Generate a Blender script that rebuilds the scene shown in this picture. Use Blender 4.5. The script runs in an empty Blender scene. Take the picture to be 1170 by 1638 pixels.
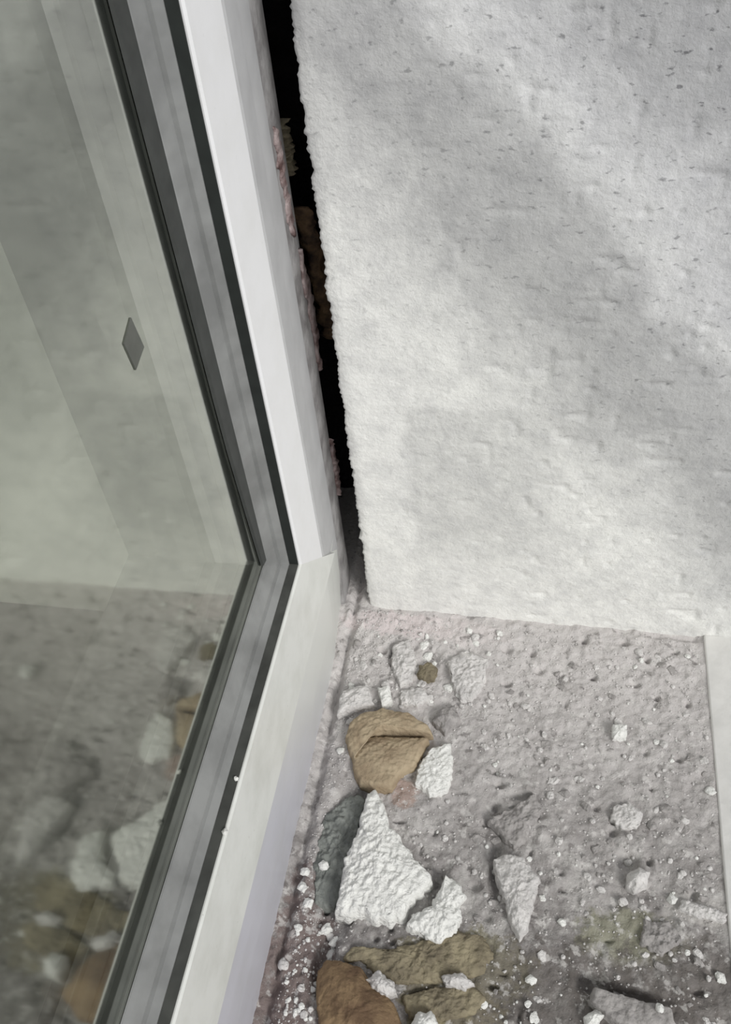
import bpy, bmesh, math, random
import numpy as np
from mathutils import Matrix, Vector
random.seed(7); rng = np.random.RandomState(7)
S = bpy.context.scene
COL = S.collection

# ------------------------------------------------------------------ camera
# units are metres; x = out of the window plane, y = towards the plaster wall, z = up
F_PX = 1517.9
CAM = np.array([0.07837656, -0.24014199, 0.33956132])
M = np.array([[0.98230024, 0.16687261, -0.08508687],
              [0.06472482, -0.72865577, -0.68181484],
              [-0.17577526, 0.66423964, -0.72655953]])     # rows: right, down, forward
cd = bpy.data.cameras.new('camera'); cam = bpy.data.objects.new('camera', cd); COL.objects.link(cam)
cd.sensor_fit = 'VERTICAL'; cd.sensor_height = 36; cd.lens = F_PX / 1638 * 36
cd.clip_start = 0.01; cd.clip_end = 50
mw = Matrix.Identity(4)
for i in range(3):
    mw[i][0] = M[0][i]; mw[i][1] = -M[1][i]; mw[i][2] = -M[2][i]; mw[i][3] = CAM[i]
cam.matrix_world = mw
S.camera = cam

# ------------------------------------------------------------------ light
S.view_settings.view_transform = 'Standard'; S.view_settings.look = 'None'
S.view_settings.gamma = 1; S.view_settings.exposure = 0.0
S.cycles.caustics_reflective = False; S.cycles.caustics_refractive = False
S.cycles.max_bounces = 8
W = bpy.data.worlds.new('overcast_sky'); S.world = W; W.use_nodes = True
bg = W.node_tree.nodes['Background']; bg.inputs[0].default_value = (0.95, 0.97, 1.0, 1); bg.inputs[1].default_value = 0.62
sd = bpy.data.lights.new('sun', 'SUN'); sun = bpy.data.objects.new('sun', sd); COL.objects.link(sun)
sd.energy = 2.2; sd.angle = math.radians(22); sd.color = (1.0, 0.985, 0.955)
ld = bpy.data.lights.new('added_inner_fill', 'AREA'); rl = bpy.data.objects.new('added_inner_fill', ld); COL.objects.link(rl)      # added unseen fill light behind the glass, brightens inner wall and spacer
ld.energy = 2.0; ld.shape = 'SQUARE'; ld.size = .3; ld.color = (1.0, 1.0, .93); rl.location = (-.55, -.75, .78)
rl.rotation_euler = (rl.location - Vector((-.15, .02, .25))).to_track_quat('Z', 'Y').to_euler()
SUN_DIR = Vector((0.60, -0.60, 0.60))      # towards the sun
sun.location = (1.2, -1.0, 1.2)
sun.rotation_euler = SUN_DIR.to_track_quat('Z', 'Y').to_euler()

# ------------------------------------------------------------------ helpers
def at(u, v, ax, val):                      # where the sight line through a pixel meets a plane
    r = M.T @ np.array([(u-585)/F_PX, (v-819)/F_PX, 1.0])
    t = (val - CAM[ax]) / r[ax]
    return CAM + r*t

_tab = rng.rand(64, 64, 64)
def vnoise(x, y, z=0.0):
    x = np.asarray(x, float); y = np.asarray(y, float); z = np.asarray(z, float) + 0*x
    xi = np.floor(x).astype(int); yi = np.floor(y).astype(int); zi = np.floor(z).astype(int)
    fx = x-xi; fy = y-yi; fz = z-zi
    fx = fx*fx*(3-2*fx); fy = fy*fy*(3-2*fy); fz = fz*fz*(3-2*fz)
    g = lambda a, b, c: _tab[(xi+a) & 63, (yi+b) & 63, (zi+c) & 63]
    l = lambda a, b, t: a+(b-a)*t
    return l(l(l(g(0,0,0), g(1,0,0), fx), l(g(0,1,0), g(1,1,0), fx), fy),
             l(l(g(0,0,1), g(1,0,1), fx), l(g(0,1,1), g(1,1,1), fx), fy), fz)*2-1
def fbm(x, y, z=0.0, o=4):
    s = 0; a = 1; t = 0
    for k in range(o):
        s = s + a*vnoise(x*2**k+17*k, y*2**k+5*k, np.asarray(z)*2**k+3*k); t += a; a *= .55
    return s/t

def link(name, me, m=None, parent=None, smooth=True):
    o = bpy.data.objects.new(name, me); COL.objects.link(o)
    if m: me.materials.append(m)
    if smooth: me.polygons.foreach_set('use_smooth', [True]*len(me.polygons))
    if parent: o.parent = parent
    return o
def mesh(vs, fs):
    me = bpy.data.meshes.new('mesh'); me.from_pydata([tuple(map(float, v)) for v in vs], [], fs); me.update(); return me
def tag(o, label=None, cat=None, group=None, kind=None):
    if label: o['label'] = label
    if cat: o['category'] = cat
    if group: o['group'] = group
    if kind: o['kind'] = kind
    return o
def fix(me):
    bm = bmesh.new(); bm.from_mesh(me); bmesh.ops.recalc_face_normals(bm, faces=bm.faces); bm.to_mesh(me); bm.free(); return me
def box(x0, x1, y0, y1, z0, z1):
    vs = [(x, y, z) for x in (x0, x1) for y in (y0, y1) for z in (z0, z1)]
    return fix(mesh(vs, [(0,1,3,2),(4,6,7,5),(0,4,5,1),(2,3,7,6),(0,2,6,4),(1,5,7,3)]))
def bevel(me, w, n=2):
    bm = bmesh.new(); bm.from_mesh(me)
    bmesh.ops.bevel(bm, geom=bm.edges[:], offset=w, segments=n, affect='EDGES', profile=.5)
    bm.to_mesh(me); bm.free(); return me

# ------------------------------------------------------------------ materials
def newmat(name):
    m = bpy.data.materials.new(name); m.use_nodes = True
    nt = m.node_tree; return m, nt, nt.nodes['Principled BSDF'], nt.nodes, nt.links
def ramp(N, stops):
    r = N.new('ShaderNodeValToRGB'); e = r.color_ramp.elements
    while len(e) < len(stops): e.new(.5)
    for k, (p, c) in enumerate(stops): e[k].position = p; e[k].color = (*c, 1) if len(c) == 3 else c
    return r
def noise(N, L, co, scale, detail=4, rough=.55, sc=None):
    n = N.new('ShaderNodeTexNoise'); n.inputs['Scale'].default_value = scale
    n.inputs['Detail'].default_value = detail; n.inputs['Roughness'].default_value = rough
    if sc:
        mp = N.new('ShaderNodeMapping'); mp.inputs['Scale'].default_value = sc
        L.new(co, mp.inputs[0]); co = mp.outputs[0]
    L.new(co, n.inputs['Vector']); return n.outputs[0]
def mix(N, L, f, a, b, mode='MIX'):
    x = N.new('ShaderNodeMix'); x.data_type = 'RGBA'; x.blend_type = mode
    for s, v in ((0, f), (6, a), (7, b)):
        if isinstance(v, (int, float)): x.inputs[s].default_value = v
        elif isinstance(v, tuple): x.inputs[s].default_value = (*v, 1)
        else: L.new(v, x.inputs[s])
    return x.outputs[2]
def mth(N, L, op, a, b=0.0, c=None, clamp=False):
    x = N.new('ShaderNodeMath'); x.operation = op; x.use_clamp = clamp
    for s, v in ((0, a), (1, b), (2, c)):
        if v is None: continue
        if isinstance(v, (int, float)): x.inputs[s].default_value = v
        else: L.new(v, x.inputs[s])
    return x.outputs[0]
def bump(N, L, bs, h, dist, strength=1.0):
    b = N.new('ShaderNodeBump'); b.inputs['Distance'].default_value = dist; b.inputs['Strength'].default_value = strength
    L.new(h, b.inputs['Height']); L.new(b.outputs[0], bs.inputs['Normal'])
def coords(N):
    g = N.new('ShaderNodeNewGeometry'); return g.outputs['Position']
def blob(N, L, sep, cx, cy, rx, ry, a=1, b=1):          # soft elliptical stain mask
    dx = mth(N, L, 'MULTIPLY', mth(N, L, 'SUBTRACT', sep.outputs[a-1 if a else 0], cx), 1/rx)
    dy = mth(N, L, 'MULTIPLY', mth(N, L, 'SUBTRACT', sep.outputs[b], cy), 1/ry)
    d = mth(N, L, 'SQRT', mth(N, L, 'ADD', mth(N, L, 'POWER', mth(N, L, 'ABSOLUTE', dx), 2.0), mth(N, L, 'POWER', mth(N, L, 'ABSOLUTE', dy), 2.0)))
    return d

def mat_simple(name, col, rough=.6, var=.1, sc=300, bd=0.0002, spec=.3, col2=None, bs_scale=None):
    m, nt, B, N, L = newmat(name)
    co = coords(N); n = noise(N, L, co, sc)
    c2 = col2 or tuple(c*(1-var*2) for c in col)
    r = ramp(N, [(.35, c2), (.62, col)]); L.new(n, r.inputs[0]); L.new(r.outputs[0], B.inputs['Base Color'])
    B.inputs['Roughness'].default_value = rough; B.inputs['Specular IOR Level'].default_value = spec
    if bd: bump(N, L, B, noise(N, L, co, bs_scale or sc*2.5), bd)
    return m

# white frame plastic with a trace of dust
def mat_pvc(name, col, dust, amt):
    m, nt, B, N, L = newmat(name); co = coords(N)
    r = ramp(N, [(.42, (0, 0, 0)), (.75, (1, 1, 1))]); L.new(noise(N, L, co, 60, 5, .6), r.inputs[0])
    f = mth(N, L, 'MULTIPLY', r.outputs[0], amt)
    s = ramp(N, [(.70, (0, 0, 0)), (.76, (1, 1, 1))]); L.new(noise(N, L, co, 520, 2, .5), s.inputs[0])
    c = mix(N, L, f, col, dust); c = mix(N, L, mth(N, L, 'MULTIPLY', s.outputs[0], amt*.7), c, tuple(x*.8 for x in dust))
    L.new(c, B.inputs['Base Color']); B.inputs['Roughness'].default_value = .38; B.inputs['Specular IOR Level'].default_value = .35
    return m
M_pvc = mat_pvc('white_plastic', (.80, .80, .81), (.66, .66, .64), .35)
M_rail = mat_pvc('dusty_white_plastic', (.72, .73, .70), (.58, .59, .55), .8)
M_ext = mat_pvc('bluish_grey_plastic', (.55, .55, .60), (.49, .49, .51), .6)
def corner_tone(m, col):                       # paler greenish tone towards the frame corner
    N = m.node_tree.nodes; L = m.node_tree.links; B = N['Principled BSDF']; lk = B.inputs['Base Color'].links[0]; c = lk.from_socket
    co = coords(N); sp = N.new('ShaderNodeSeparateXYZ'); L.new(co, sp.inputs[0])
    y = mth(N, L, 'ADD', sp.outputs[1], mth(N, L, 'MULTIPLY_ADD', noise(N, L, co, 40, 3), .03, -.015)); y = mth(N, L, 'ADD', y, mth(N, L, 'MULTIPLY_ADD', sp.outputs[2], .9, -.02))
    q = N.new('ShaderNodeMapRange'); q.interpolation_type = 'SMOOTHSTEP'; L.new(y, q.inputs[0]); q.inputs[1].default_value = -.10; q.inputs[2].default_value = -.02
    L.new(mix(N, L, q.outputs[0], c, col), B.inputs['Base Color'])
corner_tone(M_ext, (.66, .67, .64))
M_side = mat_simple('grey_side_plastic', (.40, .40, .40), .5, .2, 70, .0003)
M_strip = mat_simple('stained_side_strip', (.40, .39, .39), .6, .3, 90, .0006, col2=(.20, .19, .19))
M_edge = mat_simple('light_grey_edge_profile', (.50, .50, .505), .5, .06, 60, .0001)
M_gask_sky = mat_simple('skylit_black_rubber', (.075, .078, .072), .7, .25, 90, 0)  # paler copy of the black rubber: sky light on the rail gasket painted in
M_gask = mat_simple('black_rubber', (.026, .03, .028), .55, .1, 200, 0)
M_bead = mat_simple('grey_glazing_bead', (.27, .275, .27), .35, .18, 50, .0001, spec=.6)
M_inner = mat_simple('grey_inner_frame', (.11, .11, .112), .5, .1, 60, 0)
M_spacerd = mat_simple('dull_spacer', (.13, .13, .135), .5, .2, 60, 0)
M_spacer = mat_simple('aluminium_spacer', (.42, .41, .44), .4, .1, 60, 0)
M_seal_shade = mat_simple('grey_seal_and_shade', (.055, .058, .055), .5, .1, 200, 0)  # dark seal colour, also carries the shadow on the jamb bead
M_dark = mat_simple('painted_joint_shade', (.02, .019, .02), .9, .2, 120, .002)  # shade inside the open joint put into the colour

# coated glass
def mat_glass(name, tint, f0, ro):
    m, nt, B, N, L = newmat(name); N.remove(B)
    out = N['Material Output']
    tr = N.new('ShaderNodeBsdfTransparent'); tr.inputs[0].default_value = (*tint, 1)
    gl = N.new('ShaderNodeBsdfGlossy'); gl.inputs['Color'].default_value = (.90, .93, .85, 1); gl.inputs['Roughness'].default_value = ro
    g = N.new('ShaderNodeNewGeometry'); dt = N.new('ShaderNodeVectorMath'); dt.operation = 'DOT_PRODUCT'; L.new(g.outputs['Normal'], dt.inputs[0]); L.new(g.outputs['Incoming'], dt.inputs[1])
    sch = mth(N, L, 'POWER', mth(N, L, 'SUBTRACT', 1.0, mth(N, L, 'ABSOLUTE', dt.outputs['Value'])), 5.0)
    f = mth(N, L, 'MULTIPLY_ADD', sch, 1-f0, f0, True)
    mx = N.new('ShaderNodeMixShader'); L.new(f, mx.inputs[0]); L.new(tr.outputs[0], mx.inputs[1]); L.new(gl.outputs[0], mx.inputs[2])
    L.new(mx.outputs[0], out.inputs[0]); return m
M_glass = mat_glass('coated_window_glass', (.80, .815, .775), .40, .06)
M_glass2 = mat_glass('inner_window_glass', (.975, .98, .965), .04, .03)

# wall render: uneven light painted as diagonal pale and grey bands, small pits
def mat_wall():
    m, nt, B, N, L = newmat('rough_white_render'); co = coords(N)
    sp = N.new('ShaderNodeSeparateXYZ'); L.new(co, sp.inputs[0])
    X, Z = sp.outputs[0], sp.outputs[2]
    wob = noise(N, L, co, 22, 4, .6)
    # s: pixels-like coordinate across the painted light bands
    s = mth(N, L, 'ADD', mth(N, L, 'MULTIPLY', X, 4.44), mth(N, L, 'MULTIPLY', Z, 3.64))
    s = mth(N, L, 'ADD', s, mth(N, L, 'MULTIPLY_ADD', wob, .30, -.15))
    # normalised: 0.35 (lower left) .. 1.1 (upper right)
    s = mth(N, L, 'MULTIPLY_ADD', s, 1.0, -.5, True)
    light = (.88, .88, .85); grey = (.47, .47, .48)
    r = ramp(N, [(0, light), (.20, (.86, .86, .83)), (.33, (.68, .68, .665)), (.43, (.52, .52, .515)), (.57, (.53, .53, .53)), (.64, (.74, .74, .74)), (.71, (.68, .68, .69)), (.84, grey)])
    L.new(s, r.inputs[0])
    # soft phone shadow painted as a greyer patch
    c = r.outputs[0]
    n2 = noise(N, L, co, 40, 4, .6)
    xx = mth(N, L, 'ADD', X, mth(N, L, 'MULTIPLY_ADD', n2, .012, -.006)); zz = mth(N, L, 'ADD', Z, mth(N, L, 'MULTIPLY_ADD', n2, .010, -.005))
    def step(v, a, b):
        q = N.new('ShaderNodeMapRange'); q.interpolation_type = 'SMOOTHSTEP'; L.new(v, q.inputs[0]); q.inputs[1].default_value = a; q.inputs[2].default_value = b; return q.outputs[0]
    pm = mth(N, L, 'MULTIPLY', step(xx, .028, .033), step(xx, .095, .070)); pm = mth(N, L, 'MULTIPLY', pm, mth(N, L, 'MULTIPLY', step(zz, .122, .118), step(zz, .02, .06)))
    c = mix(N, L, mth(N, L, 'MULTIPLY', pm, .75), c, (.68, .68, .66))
    mo = ramp(N, [(.3, (.82, .82, .83)), (.6, (1, 1, 1))]); L.new(noise(N, L, co, 130, 5, .65), mo.inputs[0])
    c = mix(N, L, 1.0, c, mo.outputs[0], 'MULTIPLY')
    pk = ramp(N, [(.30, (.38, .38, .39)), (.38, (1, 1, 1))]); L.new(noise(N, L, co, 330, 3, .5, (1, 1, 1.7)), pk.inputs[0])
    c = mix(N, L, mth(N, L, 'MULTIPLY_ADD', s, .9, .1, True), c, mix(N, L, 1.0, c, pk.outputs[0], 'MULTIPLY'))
    L.new(c, B.inputs['Base Color']); B.inputs['Roughness'].default_value = .9; B.inputs['Specular IOR Level'].default_value = .1
    bump(N, L, B, noise(N, L, co, 420, 5, .65), .0011, .55)
    return m
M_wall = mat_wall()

# sill: dusty concrete / mortar with stains
def mat_sill():
    m, nt, B, N, L = newmat('dusty_rough_mortar'); co = coords(N)
    sp = N.new('ShaderNodeSeparateXYZ'); L.new(co, sp.inputs[0]); X, Y, Z = sp.outputs
    big = ramp(N, [(.36, (.12, .108, .10)), (.49, (.24, .225, .218)), (.62, (.42, .405, .39))]); L.new(noise(N, L, co, 75, 7, .72), big.inputs[0])
    c = big.outputs[0]
    # white plaster dust along the wall, with brighter light there painted in
    q = N.new('ShaderNodeMapRange'); L.new(mth(N, L, 'ADD', Y, mth(N, L, 'MULTIPLY_ADD', noise(N, L, co, 35, 4, .6), .06, -.03)), q.inputs[0])
    q.inputs[1].default_value = -.14; q.inputs[2].default_value = -.015
    c = mix(N, L, mth(N, L, 'MULTIPLY', q.outputs[0], .80), c, (.64, .61, .60))
    def stain(cx, cy, rx, ry, col, a):
        nonlocal c
        dx = mth(N, L, 'MULTIPLY_ADD', X, 1/rx, -cx/rx); dy = mth(N, L, 'MULTIPLY_ADD', Y, 1/ry, -cy/ry)
        d = mth(N, L, 'ADD', mth(N, L, 'MULTIPLY', dx, dx), mth(N, L, 'MULTIPLY', dy, dy))
        d = mth(N, L, 'ADD', d, mth(N, L, 'MULTIPLY_ADD', noise(N, L, co, 150, 4, .65), 3.4, -1.7))
        k = N.new('ShaderNodeMapRange'); k.interpolation_type = 'SMOOTHSTEP'; L.new(d, k.inputs[0]); k.inputs[1].default_value = 1.1; k.inputs[2].default_value = .35; k.inputs[3].default_value = 0; k.inputs[4].default_value = a
        c = mix(N, L, k.outputs[0], c, col)
    P = lambda u, v: at(u, v, 2, 0)
    def st(u, v, rx, ry, col, a): p = P(u, v); stain(p[0], p[1], rx, ry, col, a)
    st(640, 1000, .030, .007, (.68, .60, .60), .6)      # pinkish by the corner
    st(740, 1010, .020, .008, (.68, .63, .62), .6)
    st(470, 1560, .014, .040, (.20, .155, .145), .8)    # mauve brown by the rail
    st(648, 1268, .006, .007, (.36, .24, .19), .6)      # rust by the foam
    st(745, 1545, .024, .014, (.27, .25, .14), .8)      # yellow green
    st(1010, 1500, .020, .011, (.26, .26, .17), .6)
    st(720, 1615, .020, .010, (.30, .26, .13), .8)
    st(880, 1600, .060, .020, (.155, .14, .13), .7)
    st(1130, 1600, .030, .022, (.16, .145, .135), .7)
    st(1120, 1455, .016, .006, (.48, .46, .44), .7)
    sk = ramp(N, [(.57, (0, 0, 0)), (.64, (1, 1, 1))]); L.new(noise(N, L, co, 240, 3, .6), sk.inputs[0])
    c = mix(N, L, mth(N, L, 'MULTIPLY', sk.outputs[0], .55), c, (.66, .64, .62))
    dk = ramp(N, [(.33, (1, 1, 1)), (.40, (0, 0, 0))]); L.new(noise(N, L, co, 200, 4, .6), dk.inputs[0])
    c = mix(N, L, mth(N, L, 'MULTIPLY', dk.outputs[0], .55), c, (.11, .10, .095))
    L.new(c, B.inputs['Base Color']); B.inputs['Roughness'].default_value = .92; B.inputs['Specular IOR Level'].default_value = .15
    bump(N, L, B, noise(N, L, co, 380, 5, .65), .0014, .8)
    return m
M_sill = mat_sill()
M_ledge = mat_simple('pale_sill_edge', (.82, .81, .79), .7, .05, 80, .0003)
M_white = mat_simple('crumbly_white_plaster', (.84, .84, .81), .95, .06, 320, .0012, .05, bs_scale=650)
M_offw = mat_simple('dusty_white_plaster', (.70, .68, .665), .95, .12, 260, .0012, .05, bs_scale=600)
M_grey = mat_simple('grey_mortar', (.40, .38, .37), .95, .15, 260, .001, .05, bs_scale=500)
M_foam = mat_simple('aged_tan_foam', (.44, .36, .25), .85, .2, 130, .0009, .15, col2=(.32, .25, .17), bs_scale=420)
M_foamo = mat_simple('orange_brown_foam', (.30, .21, .12), .8, .2, 80, .0009, .2, col2=(.14, .09, .055), bs_scale=420)
M_foamg = mat_simple('olive_brown_foam', (.32, .28, .19), .85, .25, 110, .0012, .15, col2=(.18, .155, .11), bs_scale=420)
M_slate = mat_simple('grey_green_foam_tape', (.27, .285, .265), .85, .25, 150, .0012, .15, col2=(.16, .17, .16), bs_scale=420)
M_pink = mat_simple('torn_pinkish_film', (.40, .33, .325), .5, .25, 160, .0012, .35, col2=(.13, .08, .075), bs_scale=300)
M_brown = mat_simple('dark_brown_foam', (.26, .17, .10), .85, .3, 160, .002, .15, col2=(.06, .045, .04), bs_scale=300)
M_scrap = mat_simple('dark_grey_tape', (.12, .125, .11), .6, .1, 100, 0)

# ------------------------------------------------------------------ structure: wall
def solid_grid(us, vs, pos, back):
    """pos(U,V)->(n,m,3) front; back(P)->pushed-back copy; closed solid"""
    U, V = np.meshgrid(us, vs, indexing='ij'); P = pos(U, V); n, m = U.shape
    Q = back(P.copy())
    F = []
    idx = np.arange(n*m).reshape(n, m)
    a = idx[:-1, :-1].ravel(); b = idx[1:, :-1].ravel(); c = idx[1:, 1:].ravel(); d = idx[:-1, 1:].ravel()
    F += list(map(tuple, np.stack([a, b, c, d], 1).tolist()))
    ring = list(idx[:, 0]) + list(idx[-1, 1:]) + list(idx[-2::-1, -1]) + list(idx[0, -2:0:-1])
    k = len(ring); base = n*m
    VV = [tuple(p) for p in P.reshape(-1, 3)] + [tuple(p) for p in Q.reshape(-1, 3)[ring]]
    for i in range(k):
        j = (i+1) % k
        F.append((int(ring[j]), int(ring[i]), base+i, base+j))
    F.append(tuple(base+i for i in range(k)))
    return fix(mesh(VV, F))
WX0, WY = .008, .012
xs = np.concatenate([np.arange(0, .175, .0009), np.linspace(.18, .7, 60)])
zs = np.concatenate([np.arange(-.02, .30, .0009), np.linspace(.31, .9, 60)])
def wallpos(U, V):
    e = np.clip(1-U/.004, 0, 1)                      # ragged cut edge on the left
    x = WX0 + U + e*(.0011*fbm(V*260, U*0+3, 1.3, 4) + .0005*vnoise(V*1400, U*600))
    y = WY + 0.0013*fbm(U*16, V*16, 2.2, 3) + .00026*fbm(U*130, V*130, 5., 4)*np.clip(.35+U*9+V*1.5, 0, 1.3) + .0009*e**2
    pit = vnoise(U*210+9, V*260, 7.); y = y + .0007*np.clip(pit-.55, 0, 1)*3*np.clip(U*12, 0, 1)
    return np.stack([x, y, V], -1)
def wallback(P): P[..., 1] = .13; return P
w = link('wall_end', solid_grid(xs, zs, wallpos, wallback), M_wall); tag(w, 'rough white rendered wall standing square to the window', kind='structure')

# ------------------------------------------------------------------ structure: sill
sx = np.concatenate([np.linspace(-.06, -.008, 12), np.arange(-.006, .157, .0008), np.linspace(.158, .165, 3)])
sy = np.concatenate([np.linspace(-.75, -.19, 60), np.arange(-.188, .024, .0008), np.linspace(.03, .10, 8)])
CUTS = []                                            # dug-out hollows: centre, radius, depth
def cut(u, v, rx, ry, d): p = at(u, v, 2, 0); CUTS.append((p[0], p[1], rx, ry, d))
cut(545, 1370, .0070, .028, .006); cut(578, 1290, .003, .012, .005); cut(563, 1420, .003, .012, .004)
cut(700, 1425, .0026, .008, .004); cut(516, 1540, .003, .010, .005); cut(795, 1390, .0026, .011, .004)
cut(958, 1575, .006, .003, .005); cut(1012, 1592, .011, .0018, .004); cut(1006, 1378, .0035, .0035, .004)
cut(630, 1045, .0016, .006, .003); cut(690, 1050, .003, .003, .002); cut(840, 1275, .005, .0014, .003)
cut(1080, 1018, .012, .0016, .0015); cut(1158, 1375, .001, .012, .002); cut(670, 1600, .003, .003, .005)
for _k in range(90):
    CUTS.append((random.uniform(.01, .145), random.uniform(-.17, .008), random.uniform(.0007, .0022), random.uniform(.0006, .0018), random.uniform(.0015, .0035)))
def sillh(x, y):
    h = .0016*fbm(x*45, y*45, .4, 3) + .0011*fbm(x*170, y*170, 3., 3) + .0005*fbm(x*600, y*600, 8., 2)
    c = vnoise(x*330, y*330, 4.); h = h + .0009*np.clip(c-.45, 0, 1)*2
    for cx, cy, rx, ry, d in CUTS:
        q = ((x-cx)/rx)**2 + ((y-cy)/ry)**2; h = h - d*np.exp(-q*q*.8)
    h = h + .0022*np.clip((y+.01)/.02, 0, 1)*np.clip(1-x/.08, 0, 1)       # mortar heaped in the corner
    k = np.clip(1-np.abs(x-.0012)/(.0030+.0022*fbm(x*60, y*120, 1., 3)), 0, 1); h = h - .0030*k + .0012*np.clip(1-x/.012, 0, 1)*fbm(x*400, y*400, 11., 3)              # open joint along the rail
    return h - .0005
def sillpos(U, V): return np.stack([np.minimum(U, .152), V, np.where(U > .1525, -.003, sillh(U, V)*np.clip((.1525-U)/.004, .2, 1))], -1)
def sillback(P): P[..., 2] = -.06; return P
s_ = link('floor', solid_grid(sx, sy, sillpos, sillback), M_sill); tag(s_, 'rough grey mortar sill covered in plaster dust', kind='structure')
le = bevel(box(.1518, .40, -.75, .0125, -.05, .0008), .0007); o = link('trim_1', le, M_ledge); tag(o, 'smooth pale outer edge strip of the sill', kind='structure')

# ------------------------------------------------------------------ structure: window
YJ, ZR, GX = -.039, .0905, -.0102
win = bpy.data.objects.new('window_1', None); COL.objects.link(win); win.location = (0, 0, 0)
tag(win, 'white plastic window frame with coated glass, lower corner', kind='structure')
def member(name, prof, m, side, far):
    """prof: closed polygon of (x, e); e inward from the white inner edge. side 'jamb' runs up, 'rail' runs towards the viewer."""
    A = []; Bq = []
    for x, e in prof:
        A.append((x, YJ-e, ZR+e))                    # on the mitre
        Bq.append((x, YJ-e, far) if side == 'jamb' else (x, far, ZR+e))
    n = len(prof); F = [(i, (i+1) % n, n+(i+1) % n, n+i) for i in range(n)] + [tuple(range(n)), tuple(range(2*n-1, n-1, -1))]
    return link(name, fix(mesh(A+Bq, F)), m, win, smooth=False)
face = [(-.0006, 0), (0, -.0007), (0, -.0232), (-.0006, -.0245), (-.054, -.0245), (-.054, 0)]
edge = [(-.0006, -.0245), (-.0003, -.0262), (-.0018, -.0400), (-.0024, -.051), (-.055, -.051), (-.055, -.0245)]
facer = [(-.0006, 0), (0, -.0007), (0, -.039), (-.055, -.039), (-.055, 0)]
member('frame_jamb', face, M_pvc, 'jamb', .75)
member('edge_profile', edge, M_edge, 'jamb', .75)
member('frame_rail', facer, M_rail, 'rail', -.75)
gk = [(-.0044, -.0002), (-.0010, -.0002), (-.0010, .0004), (-.0044, .0006)]
for sd_, far in (('jamb', .75), ('rail', -.75)):
    member('gasket', gk, M_gask if sd_ == 'jamb' else M_gask_sky, sd_, far)
    member('glazing_bead', [(-.0041, -.001), (-.0040, .0010), (-.0060, .0027), (-.0068, .0029), (-.0069, .0037), (-.0072, .0044), (-.0086, .0074), (-.0096, .0086), (-.0101, .0088), (-.0101, -.001)], M_bead, sd_, far)
# rubber seal between bead and glass; widening upwards stands for shadow on the bead
V = []; nz = 24
for k in range(nz+1):
    z = ZR+.0105+(.75-ZR-.0105)*(k/nz)**2; e = .0092+.0042*min(1, (z-ZR)/.07)**.8
    V += [(-.0088, YJ-.0070, z), (-.0092, YJ-e, z), (-.01005, YJ-e-.0004, z), (-.01005, YJ-.0070, z)]
F = [(k*4+i, k*4+(i+1) % 4, k*4+4+(i+1) % 4, k*4+4+i) for k in range(nz) for i in range(4)]+[(0, 1, 2, 3), tuple(range(nz*4+3, nz*4-1, -1))]
link('seal_shade_strip', fix(mesh(V, F)), M_seal_shade, win, smooth=False)
# extension profile under the rail
ex = [(0, .0515), (-.035, .0515), (-.035, -.01), (-.0030, -.01), (-.0026, .002), (-.0008, .026), (-.0002, .040)]
n = len(ex); st_ = [(.0118, -.0024), (-.002, -.0016), (-.015, -.0002), (-.020, 0), (-.75, 0)]
vs = [(max(x+dx, -.035), y, z) for y, dx in st_ for x, z in ex]
link('sill_profile', fix(mesh(vs, [(a*n+i, a*n+(i+1) % n, (a+1)*n+(i+1) % n, (a+1)*n+i) for a in range(4) for i in range(n)]+[tuple(range(n)), tuple(range(5*n-1, 4*n-1, -1))])), M_ext, win, smooth=False)
# jamb side profile (set back, grey) and its stepped outer part
def upr(name, pts, z0, z1, m):
    n = len(pts); vs = [(x, y, z0) for x, y in pts]+[(x, y, z1) for x, y in pts]
    return link(name, fix(mesh(vs, [(i, (i+1) % n, n+(i+1) % n, n+i) for i in range(n)]+[tuple(range(n)), tuple(range(2*n-1, n-1, -1))])), m, win, smooth=False)
upr('side_strip', [(-.0032, .0118), (-.0030, .0190), (-.0034, .0270), (-.0060, .0300), (-.05, .030), (-.05, .0115)], .0, .75, M_strip)
gp = box(GX-.004, GX, -.75, YJ+.002, ZR-.002, .75)
gl_ = link('glass_pane', gp, M_glass, win, smooth=False); gp.materials.append(M_glass2)
for f in gp.polygons: f.material_index = 0 if f.normal.x > .5 else 1      # the coating is on the outer face only
gp = box(GX-.020, GX-.016, -.75, YJ+.002, ZR-.002, .75)
link('glass_pane', gp, M_glass2, win, smooth=False)
for sd_, far in (('jamb', .75), ('rail', -.75)):
    member('spacer_bar', [(GX-.0042, -.001), (GX-.0042, .0104), (GX-.0070, .0108), (GX-.0078, .0098), (GX-.0122, .0098), (GX-.0130, .0108), (GX-.0158, .0104), (GX-.0158, -.001)], M_spacer if sd_ == 'jamb' else M_spacerd, sd_, far)
    member('inner_frame', [(GX-.0202, -.001), (GX-.0202, .0085), (GX-.026, .0095), (GX-.048, .0085), (GX-.048, -.04), (GX-.0449, -.04), (GX-.0449, -.001)], M_inner, sd_, far)
# cavity between frame and wall, its shade painted near-black
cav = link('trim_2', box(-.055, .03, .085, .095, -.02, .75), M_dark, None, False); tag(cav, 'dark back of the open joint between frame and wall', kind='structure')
cav = link('trim_3', box(-.06, -.045, .030, .086, -.02, .75), M_dark, None, False); tag(cav, 'dark inner side of the open joint beside frame', kind='structure')

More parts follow.
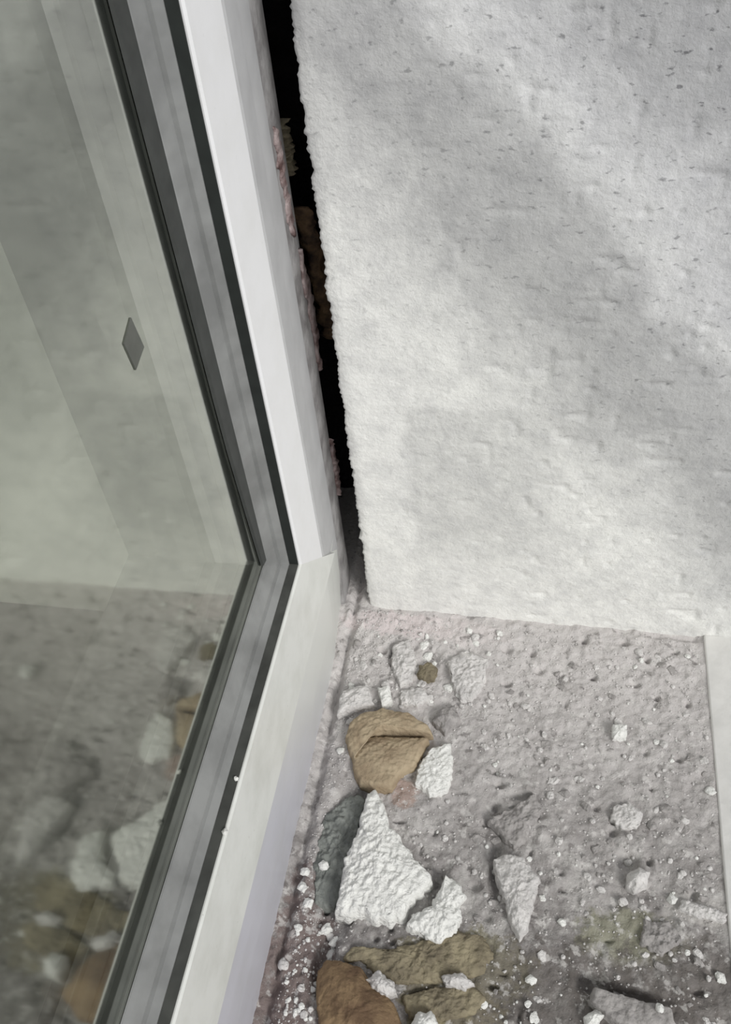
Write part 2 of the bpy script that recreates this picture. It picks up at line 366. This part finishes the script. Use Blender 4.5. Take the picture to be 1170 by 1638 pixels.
# room behind the glass
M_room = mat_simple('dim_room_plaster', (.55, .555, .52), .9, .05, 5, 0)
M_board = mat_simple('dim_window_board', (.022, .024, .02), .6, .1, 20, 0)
def room(name, b, m, lab): o = link(name, box(*b), m, None, False); tag(o, lab, kind='structure')
room('wall_inside', (-.9, -.0585, .02, .12, -.7, .9), M_room, 'dim inner wall return seen through the glass')
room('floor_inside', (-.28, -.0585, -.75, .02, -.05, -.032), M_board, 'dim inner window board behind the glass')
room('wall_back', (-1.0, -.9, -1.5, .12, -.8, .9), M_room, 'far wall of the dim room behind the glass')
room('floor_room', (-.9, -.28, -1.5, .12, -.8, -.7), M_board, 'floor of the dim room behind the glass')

# ------------------------------------------------------------------ lumps and chunks
def resample(P, n):
    P = np.array(P, float); Q = np.vstack([P, P[:1]]); d = np.r_[0, np.cumsum(np.hypot(*np.diff(Q, axis=0).T))]
    t = np.linspace(0, d[-1], n, endpoint=False); return np.stack([np.interp(t, d, Q[:, 0]), np.interp(t, d, Q[:, 1])], 1)
def chunk(name, px, H, m, label, cat, rag=.0006, rough=.0005, dome=.5, base=0.0, group=None, n=130, rings=24, tilt=(0, 0), parent=None, freq=500, z0=None, fall=None):
    """solid lump with the traced foot outline, real thickness H"""
    zt = base + H
    W2 = np.array([at(u, v, 2, base+H*.5)[:2] for u, v in px])
    R = resample(W2, n); c = R.mean(0)
    seed = (abs(hash(label or name)) % 1000) if False else sum(map(ord, (label or name))) % 97
    ang = np.arange(n)/n
    nrm = R - c; L_ = np.hypot(*nrm.T)[:, None]; nrm /= L_
    per = L_.mean()
    R = R + nrm*(rag*fbm(R[:, 0]*freq, R[:, 1]*freq, seed, 4)*1.6)[:, None]
    V = []; F = []
    foot = base-.003 if z0 is None else z0
    prof = [(1.0, foot)] 
    # side
    for k in range(5): t = (k+1)/5; prof.append((1.0-.10*t*t, ('s', t)))
    for k in range(1, rings): prof.append((.90*(1-k/rings), ('t', k/rings)))
    C3 = np.array([c[0], c[1]])
    for f, kind in prof:
        q = c + (R-c)*f
        if isinstance(kind, float): z = np.full(n, kind)
        else:
            ty, t = kind
            edge = H*(1-dome)
            if ty == 's': z = foot + (base+edge-foot)*math.sin(t*math.pi/2)
            else: z = base + edge + H*dome*(1-(1-t)**2)
            z = z + rough*(fbm(q[:, 0]*freq, q[:, 1]*freq, seed+3, 4)*1.5 + .5*vnoise(q[:, 0]*950, q[:, 1]*950, seed))*(t if ty == 's' else 1)
            z = z + (q[:, 0]-c[0])*tilt[0] + (q[:, 1]-c[1])*tilt[1]
            if ty == 's': q = q + nrm*(rag*.8*vnoise(q[:, 0]*900, q[:, 1]*900, t*4+seed))[:, None]
        V += [(q[i, 0], q[i, 1], z[i] if np.ndim(z) else z) for i in range(n)]
    K = len(prof)
    for k in range(K-1):
        for i in range(n):
            j = (i+1) % n; F.append((k*n+i, k*n+j, (k+1)*n+j, (k+1)*n+i))
    V.append((c[0], c[1], float(np.mean([v[2] for v in V[-n:]])))); ci = len(V)-1
    for i in range(n): F.append(((K-1)*n+i, (K-1)*n+(i+1) % n, ci))
    F.append(tuple(range(n-1, -1, -1)))
    V = np.array(V); loc = np.array([c[0], c[1], base]); 
    if parent is not None: loc = np.array(parent.location)
    me = fix(mesh(V-loc, F)); o = link(name, me, m)
    if parent is not None: o.parent = parent
    else: o.location = loc; tag(o, label, cat, group)
    return o

# tan foam lump by the rail (bowl shaped rim behind a broken slab)
fe = bpy.data.objects.new('foam_lump', None); COL.objects.link(fe); q_ = at(620, 1210, 2, 0); fe.location = (q_[0], q_[1], 0)
tag(fe, 'broken tan foam lump with a raised cup-like rim, beside the rail', 'foam lump')
chunk('slab', [(560,1186),(600,1176),(650,1178),(688,1180),(676,1204),(664,1226),(640,1240),(626,1264),(600,1262),(577,1254),(566,1236),(560,1205)], .0055, M_foam, None, None, .0004, .0004, .25, tilt=(.05, -.10), parent=fe)
chunk('rim', [(551,1178),(556,1158),(575,1142),(612,1133),(655,1140),(688,1160),(694,1174),(660,1172),(620,1170),(590,1176),(572,1190),(566,1215),(556,1200)], .0075, M_foam, None, None, .0004, .0005, .35, parent=fe)
chunk('foam_lump', [(506,1548),(520,1530),(552,1532),(578,1545),(600,1575),(622,1592),(640,1620),(652,1680),(600,1710),(530,1700),(508,1640),(503,1590)], .0085, M_foamo,
      'smooth orange-brown foam lump at the bottom edge of the photo', 'foam lump', .0004, .0003, .55, n=180)
chunk('foam_lump', [(548,1530),(560,1512),(620,1518),(680,1502),(735,1488),(775,1494),(792,1530),(770,1560),(700,1572),(640,1575),(600,1560),(575,1535),(552,1538)], .0028, M_foamg,
      'flat olive-brown foam crust behind the orange-brown lump', 'foam lump', .0006, .0007, .4, n=200)
chunk('foam_lump', [(640,1592),(690,1580),(760,1574),(780,1596),(762,1622),(700,1634),(655,1628)], .0024, M_foamg,
      'small flat yellow-green foam crust right of the orange-brown lump', 'foam lump', .0005, .0006, .4)
chunk('foam_scrap', [(670,1064),(690,1058),(700,1070),(694,1088),(676,1090),(668,1078)], .003, M_foamg, 'tiny olive foam scrap among white chips near the wall', 'foam scrap', n=60)
chunk('foam_strip', [(520,1300),(560,1268),(588,1272),(580,1310),(566,1370),(552,1430),(535,1456),(502,1448),(500,1385),(508,1335)], .0030, M_slate,
      'grey-green foam strip lying in the hollow beside the rail', 'foam strip', .0007, .0008, .3, base=-.003, z0=-.012, n=180)
# white crumbly pieces
chunk('plaster_chunk', [(600,1258),(616,1286),(624,1318),(642,1342),(664,1376),(692,1398),(680,1432),(655,1446),(646,1470),(604,1478),(580,1466),(556,1470),(533,1464),(540,1438),(546,1402),(556,1362),(570,1332),(580,1292),(588,1264)], .0075, M_white,
      'large crumbly white triangular plaster chunk beside the rail', 'plaster chunk', .0009, .0008, .25, n=200, rings=44, freq=420)
chunk('plaster_chunk', [(714,1398),(736,1412),(748,1432),(736,1452),(739,1472),(728,1492),(706,1510),(676,1500),(648,1484),(656,1464),(690,1450),(704,1424)], .0058, M_white,
      'curved crumbly white plaster chunk right of the large triangular one', 'plaster chunk', .0008, .0007, .3, n=160, rings=34, freq=420)
chunk('plaster_chunk', [(788,1372),(812,1364),(838,1370),(850,1390),(866,1406),(858,1430),(852,1456),(846,1484),(832,1504),(818,1480),(808,1446),(796,1410)], .0062, M_offw,
      'tapering off-white plaster chunk in the middle of the sill', 'plaster chunk', .0006, .0006, .35, n=160, tilt=(.03, .03))
chunk('mortar_slab', [(778,1312),(820,1292),(856,1268),(872,1290),(852,1322),(842,1346),(822,1358),(800,1332)], .0030, M_grey,
      'thin grey mortar slab just behind the tapering off-white chunk', 'mortar slab', .0006, .0007, .3, n=120)
chunk('plaster_flake', [(690,1194),(722,1188),(727,1230),(716,1265),(692,1274),(664,1256),(668,1226)], .0032, M_white,
      'flat white plaster flake touching the tan foam lump on its right', 'plaster flake', .0006, .0005, .3, n=120)
chunk('plaster_flake', [(714,1056),(746,1038),(782,1054),(776,1092),(756,1122),(736,1120),(722,1092)], .0030, M_offw,
      'pale plaster flake near the wall, right of the olive scrap', 'plaster flake', .0006, .0006, .3, n=120)
chunk('plaster_flake', [(628,1032),(655,1022),(668,1056),(660,1086),(640,1098),(626,1066)], .0034, M_offw,
      'upright pale plaster flake in the corner near the dark joint', 'plaster flake', .0006, .0006, .3, n=100)
chunk('plaster_flake', [(545,1106),(590,1095),(600,1128),(562,1138),(538,1146)], .0045, M_offw,
      'pale grey flake wedged between the rail and the tan foam lump', 'plaster flake', .0005, .0004, .25, n=110)
chunk('plaster_flake', [(604,1100),(622,1096),(630,1122),(612,1132)], .0035, M_white,
      'small white flake just behind the rim of the tan foam lump', 'plaster flake', .0004, .0004, .3, n=70)
chunk('plaster_flake', [(640,1104),(676,1098),(690,1118),(668,1130),(640,1126)], .0022, M_offw,
      'low flat pale flake behind the tan foam lump, right of the small one', 'plaster flake', .0006, .0005, .3, n=90)
chunk('mortar_pebble', [(700,1134),(728,1126),(737,1150),(712,1172),(690,1152)], .0040, M_grey,
      'grey mortar pebble right of the tan foam rim', 'pebble', .0005, .0005, .5, n=90)
chunk('plaster_pebble', [(1004,1396),(1024,1384),(1041,1394),(1036,1416),(1016,1427),(1002,1416)], .0055, M_offw,
      'rounded pale pebble beside a dark pit on the right of the sill', 'pebble', .0003, .0003, .6, n=80)
chunk('mortar_slab', [(948,1580),(1000,1594),(1076,1614),(1084,1638),(1072,1664),(1000,1654),(944,1604)], .0055, M_grey,
      'flat grey mortar slab with a dark slot behind it, bottom right', 'mortar slab', .0004, .0004, .15, n=140, tilt=(-.03, 0))
chunk('plaster_pebble', [(980,1160),(1004,1160),(1003,1180),(981,1182)], .0038, M_white, 'blocky white plaster pebble alone on the upper right of sill', 'pebble', .0003, .0004, .3, n=60)
chunk('plaster_pebble', [(934,1626),(954,1612),(968,1624),(952,1644),(938,1644)], .0040, M_white, 'white pebble in front of the flat grey slab', 'pebble', .0003, .0004, .4, n=60)
chunk('plaster_pebble', [(655,1638),(668,1616),(690,1618),(704,1640),(690,1660),(662,1660)], .0075, M_white, 'white plaster pebble at the bottom edge beside yellow-green crust', 'pebble', .0005, .0006, .4, n=80)
chunk('plaster_flake', [(584,1568),(606,1552),(632,1572),(636,1590),(620,1596),(600,1586)], .0075, M_offw, 'pinkish-white flake leaning on the orange-brown foam lump', 'plaster flake', .0006, .0006, .3, n=80)
chunk('plaster_flake', [(706,1562),(738,1556),(760,1574),(742,1584),(712,1578)], .0058, M_offw, 'pale flake lying across the two flat foam crusts', 'plaster flake', .0005, .0005, .3, n=80)
chunk('mortar_slab', [(980,1288),(1010,1284),(1030,1300),(1024,1322),(994,1326),(976,1308)], .0022, M_offw, 'low pale mortar patch above the pebble with the dark pit', 'mortar slab', .0005, .0005, .4, n=90)
chunk('mortar_slab', [(1090,1438),(1140,1450),(1166,1462),(1160,1476),(1110,1466),(1084,1452)], .0022, M_offw, 'long low pale mortar ridge near the outer sill edge', 'mortar slab', .0005, .0005, .4, n=90)
chunk('mortar_slab', [(1030,1470),(1078,1476),(1092,1504),(1060,1528),(1024,1510)], .0020, M_grey, 'broad flat grey mortar patch in front of the pale ridge', 'mortar slab', .0007, .0007, .4, n=90)

# torn film and foam along the jamb joint
def streak(name, uvs, wd, x, m, label, cat, th=.0009):
    """wrinkled strip with thickness that clings to the side strip; follows a line of heights"""
    P = [at(u, v, 0, x) for u, v in uvs]; n = 60; out = []
    ys = np.interp(np.linspace(0, 1, n), np.linspace(0, 1, len(P)), [p[1] for p in P]); zz = np.interp(np.linspace(0, 1, n), np.linspace(0, 1, len(P)), [p[2] for p in P])
    V = []; F = []; k = 10
    sd0 = sum(map(ord, label)) % 50
    for i in range(n):
        t = i/(n-1); wv = wd*(math.sin(math.pi*min(max(t, .02), .98))**.5)*(1+.5*float(vnoise(t*14, sd0)))
        for j in range(k):
            a = 2*math.pi*j/k
            V.append((x + th*math.sin(a)*(1+.7*float(vnoise(t*25, j*.9, sd0))), ys[i]+wv*math.cos(a)+.0012*float(vnoise(t*18, 3., sd0)), zz[i]))
    for i in range(n-1):
        for j in range(k): F.append((i*k+j, i*k+(j+1) % k, (i+1)*k+(j+1) % k, (i+1)*k+j))
    F += [tuple(range(k)), tuple(range((n-1)*k, n*k))]
    V = np.array(V); c = V.mean(0); me = fix(mesh(V-c, F)); o = link(name, me, m); o.location = c; tag(o, label, cat); return o
streak('torn_film', [(438,200),(455,300),(470,380)], .0030, -.0030, M_pink, 'torn pinkish film stuck to the jamb side, upper piece', 'film')
streak('torn_film', [(478,400),(500,500),(512,590)], .0030, -.0030, M_pink, 'long torn pinkish-brown film on the jamb side, middle piece', 'film')
streak('torn_film', [(528,700),(536,740),(541,790)], .0018, -.0030, M_pink, 'short thin pink film sliver low on the jamb side', 'film', .0012)
streak('foam_remnant', [(478,330),(500,400),(520,480),(530,540)], .0045, -.0060, M_brown, 'dark brown foam remnant deep in the joint beside the frame', 'foam remnant', .0035)
streak('foam_remnant', [(450,190),(458,240),(464,280)], .0025, -.005, M_foamg, 'small olive foam remnant high in the joint', 'foam remnant', .002)

# adhesive scrap on the glass
P = [at(u, v, 0, GX+.0003) for u, v in ((210,508),(231,555),(218,592),(199,550))]
c = sum(P)/4; vs = [p-c for p in P]+[p-c-np.array([.0003, 0, 0]) for p in P]
o = link('tape_scrap', fix(mesh(vs, [(0,1,2,3),(7,6,5,4)]+[(i, i+4, (i+1) % 4+4, (i+1) % 4) for i in range(4)])), M_scrap, None, False); o.location = c
tag(o, 'small dark diamond-shaped tape scrap stuck on the glass', 'tape scrap')

# ------------------------------------------------------------------ crumbs
def pebble_mesh(seed, m, sub=2):
    bm = bmesh.new(); bmesh.ops.create_icosphere(bm, subdivisions=sub, radius=1)
    r = random.Random(seed); sx_, sy_, sz_ = r.uniform(.75, 1.3), r.uniform(.7, 1.1), r.uniform(.45, .8)
    for v in bm.verts:
        d = 1+.35*float(vnoise(v.co.x*1.7+seed*3, v.co.y*1.7, v.co.z*1.7))+.12*float(vnoise(v.co.x*5+seed, v.co.y*5, v.co.z*5))
        v.co = Vector((v.co.x*sx_*d, v.co.y*sy_*d, v.co.z*sz_*d))
    me = bpy.data.meshes.new('crumb'); bm.to_mesh(me); bm.free(); me.materials.append(m); return me
prot = {k: [pebble_mesh(s+off, m) for s in range(5)] for k, m, off in (('w', M_white, 0), ('o', M_offw, 10), ('g', M_grey, 20))}
def height(x, y): return float(sillh(np.array([x]), np.array([y]))[0])
def crumb(x, y, r, kind, label, group, z=None, name='plaster_crumb'):
    o = bpy.data.objects.new(name, random.choice(prot[kind])); COL.objects.link(o)
    o.location = (x, y, (height(x, y)+r*.35) if z is None else z); o.scale = (r, r, r)
    o.rotation_euler = (random.uniform(-.4, .4), random.uniform(-.4, .4), random.uniform(0, 6.28))
    tag(o, label, 'crumb', group); return o
zones = [ # px box, number, size range mm, kinds, label, group
 ([(540,1010),(800,1010),(800,1130),(560,1130)], 70, (.6, 2.3), 'wwoog', 'small plaster crumb in the heap near the corner of wall and frame', 'crumbs in the corner heap'),
 ([(800,1030),(1130,1040),(1140,1260),(780,1260)], 75, (.45, 1.3), 'wooo', 'small pale crumb on the upper right part of the sill', 'crumbs on the upper right of the sill'),
 ([(640,1270),(1000,1260),(1000,1480),(700,1480)], 50, (.45, 1.3), 'wooo', 'small pale crumb on the middle of the dusty sill', 'crumbs on the middle of the sill'),
 ([(1000,1270),(1150,1270),(1160,1638),(860,1638),(900,1480)], 50, (.5, 1.4), 'wooo', 'small pale crumb on the lower right part of the sill', 'crumbs on the lower right of the sill'),
 ([(430,1638),(455,1480),(510,1480),(500,1638)], 35, (.5, 1.5), 'wwoo', 'small white crumb on brown mortar at the foot of the rail', 'crumbs at the foot of the rail'),
 ([(640,1500),(860,1500),(860,1638),(700,1638)], 25, (.5, 1.2), 'wwo', 'small white crumb around the flat foam crusts, bottom of sill', 'crumbs around the foam crusts'),
]
from mathutils.geometry import intersect_point_tri_2d
def inside(px, u, v):
    k = False; j = len(px)-1
    for i in range(len(px)):
        a, b = px[i], px[j]
        if (a[1] > v) != (b[1] > v) and u < (b[0]-a[0])*(v-a[1])/(b[1]-a[1])+a[0]: k = not k
        j = i
    return k
for px, cnt, (a, b), kinds, lab, grp in zones:
    us = [p[0] for p in px]; vv = [p[1] for p in px]; k = 0
    while k < cnt:
        u, v = random.uniform(min(us), max(us)), random.uniform(min(vv), max(vv))
        if not inside(px, u, v): continue
        p = at(u, v, 2, 0); r = (a+(b-a)*random.random()**2.2)*.001
        if p[0] < .0055: continue
        crumb(p[0], p[1], r, random.choice(kinds), lab, grp); k += 1
# thin broken flakes of mortar and plaster
def flake_mesh(seed, m):
    r = random.Random(seed); bm = bmesh.new(); k = r.randint(6, 9)
    ps = [(math.cos(6.283*i/k+r.uniform(-.25, .25))*r.uniform(.65, 1.15), math.sin(6.283*i/k+r.uniform(-.25, .25))*r.uniform(.45, .9)) for i in range(k)]
    lo = [bm.verts.new((x*1.05, y*1.05, -.30)) for x, y in ps]; mid = [bm.verts.new((x*1.08, y*1.08, .05)) for x, y in ps]; hi = [bm.verts.new((x*.78, y*.78, r.uniform(.16, .34))) for x, y in ps]
    for i in range(k):
        j = (i+1) % k; bm.faces.new((lo[i], lo[j], mid[j], mid[i])); bm.faces.new((mid[i], mid[j], hi[j], hi[i]))
    c = bm.verts.new((0, 0, .3)); [bm.faces.new((hi[i], hi[(i+1) % k], c)) for i in range(k)]; bm.faces.new(lo[::-1])
    me = bpy.data.meshes.new('flake'); bm.to_mesh(me); bm.free(); me.materials.append(m); return me
fl = {k: [flake_mesh(s+off, m) for s in range(6)] for k, m, off in (('w', M_white, 40), ('o', M_offw, 50), ('g', M_grey, 60))}
for px, cnt, (a, b), kinds, lab, grp in [
 ([(548,1015),(790,1012),(800,1130),(540,1130)], 34, (1.2, 3.2), 'wooog', 'small broken plaster flake in the rubble by the wall corner', 'flakes in the corner rubble'),
 ([(760,1040),(1125,1040),(1140,1290),(760,1270)], 42, (1.0, 2.8), 'ooggg', 'small grey mortar flake on the upper right of the sill', 'mortar flakes on the upper right of the sill'),
 ([(690,1280),(1150,1290),(1155,1638),(800,1638)], 46, (1.0, 2.8), 'oogggg', 'small grey mortar flake on the lower right of the sill', 'mortar flakes on the lower right of the sill'),
 ([(430,1638),(500,1470),(545,1480),(500,1638)], 16, (1.0, 2.2), 'wwo', 'small white plaster flake on brown mortar by the rail', 'white flakes by the rail foot')]:
    us = [p[0] for p in px]; vv = [p[1] for p in px]; k = 0
    while k < cnt:
        u, v = random.uniform(min(us), max(us)), random.uniform(min(vv), max(vv))
        if not inside(px, u, v): continue
        p = at(u, v, 2, 0); k += 1
        if p[0] < .006: continue
        r = (a+(b-a)*random.random()**1.6)*.001
        o = crumb(p[0], p[1], r, 'w', lab, grp, height(p[0], p[1])+r*.12, 'mortar_flake'); o.data = random.choice(fl[random.choice(kinds)]); o['category'] = 'flake'
# larger named ones seen one by one
for u, v, r, kd, lab in [
 (488,1392,2.0,'w','white crumb at the rail foot beside the grey-green strip, farthest'),
 (484,1418,2.3,'w','white crumb at the rail foot beside the grey-green strip, middle one'),
 (492,1442,1.8,'w','white crumb at the rail foot beside the grey-green strip, nearest'),
 (518,1385,2.2,'w','white crumb lying on the grey-green foam strip'),
 (520,1478,2.2,'w','white crumb at the near end of the grey-green strip'),
 (452,1540,2.2,'o','pale crumb leaning on the rail left of the foam lumps'),
 (532,1500,1.6,'w','white crumb just behind the olive foam crust'),
 (900,1474,1.7,'w','white crumb right of the tapering off-white chunk'),
 (895,1345,1.6,'o','pale upright crumb between the slab and the pebble'),
 (998,1442,1.7,'o','pale crumb in front of the rounded pebble'),
 (1076,1436,1.8,'w','white crumb at the left end of the pale ridge'),
 (1052,1620,1.6,'w','white crumb on the flat grey slab'),
 (1137,1265,1.8,'w','white crumb against the pale outer edge of the sill'),
 (850,1565,1.6,'w','white crumb in the lower middle of the sill'),
 (855,1628,1.6,'w','white crumb at the bottom edge in the middle'),
 (1155,1562,1.7,'w','white crumb near the bottom right corner of the sill'),
 (560,1152,1.8,'o','pale crumb against the rail beside the foam rim'),
 (545,1200,1.6,'w','white crumb in the joint left of the tan foam lump')]:
    p = at(u, v, 2, .001); zz = None
    if 'on the grey-green' in lab: zz = .0012
    if 'on the flat grey' in lab: zz = .0062
    crumb(max(p[0], .0035), p[1], r*.001, kd, lab, None, zz)
for u, v, r, lab in [(378,1246,.9,'tiny white crumb caught on the glazing ledge, farthest'), (373,1332,.9,'tiny white crumb caught on the edge of the rail'), (409,1438,.5,'x')][:2]:
    p = at(u, v, 2, ZR+.0006); crumb(min(p[0], -.0005), p[1], r*.001, 'w', lab, None, ZR+.0008)

# countless finer grains: one object
bmv = []; bmf = []
base = [(1,0,0),(-1,0,0),(0,1,0),(0,-1,0),(0,0,.8),(0,0,-.8)]; bf = [(0,2,4),(2,1,4),(1,3,4),(3,0,4),(2,0,5),(1,2,5),(3,1,5),(0,3,5)]
for i in range(5200):
    if i % 4 == 0: x = .004+abs(random.gauss(0, .012)); y = random.uniform(-.19, .008)
    else: x = random.uniform(.004, .150); y = random.uniform(-.19, .010)
    if random.random() < .25: y = .010-abs(random.gauss(0, .04))
    r = .00018+.00038*random.random()**2; z = height(x, y)+r*.4
    k = len(bmv); a = random.random()*6.28
    for bx, by, bz in base:
        q = random.uniform(.7, 1.3); bmv.append((x+r*q*(bx*math.cos(a)-by*math.sin(a)), y+r*q*(bx*math.sin(a)+by*math.cos(a)), z+r*q*bz))
    bmf += [tuple(k+t for t in f) for f in bf]
o = link('plaster_grit', mesh(bmv, bmf), M_offw, None, False); tag(o, 'fine white plaster grit strewn over the whole sill', 'grit', kind='stuff')
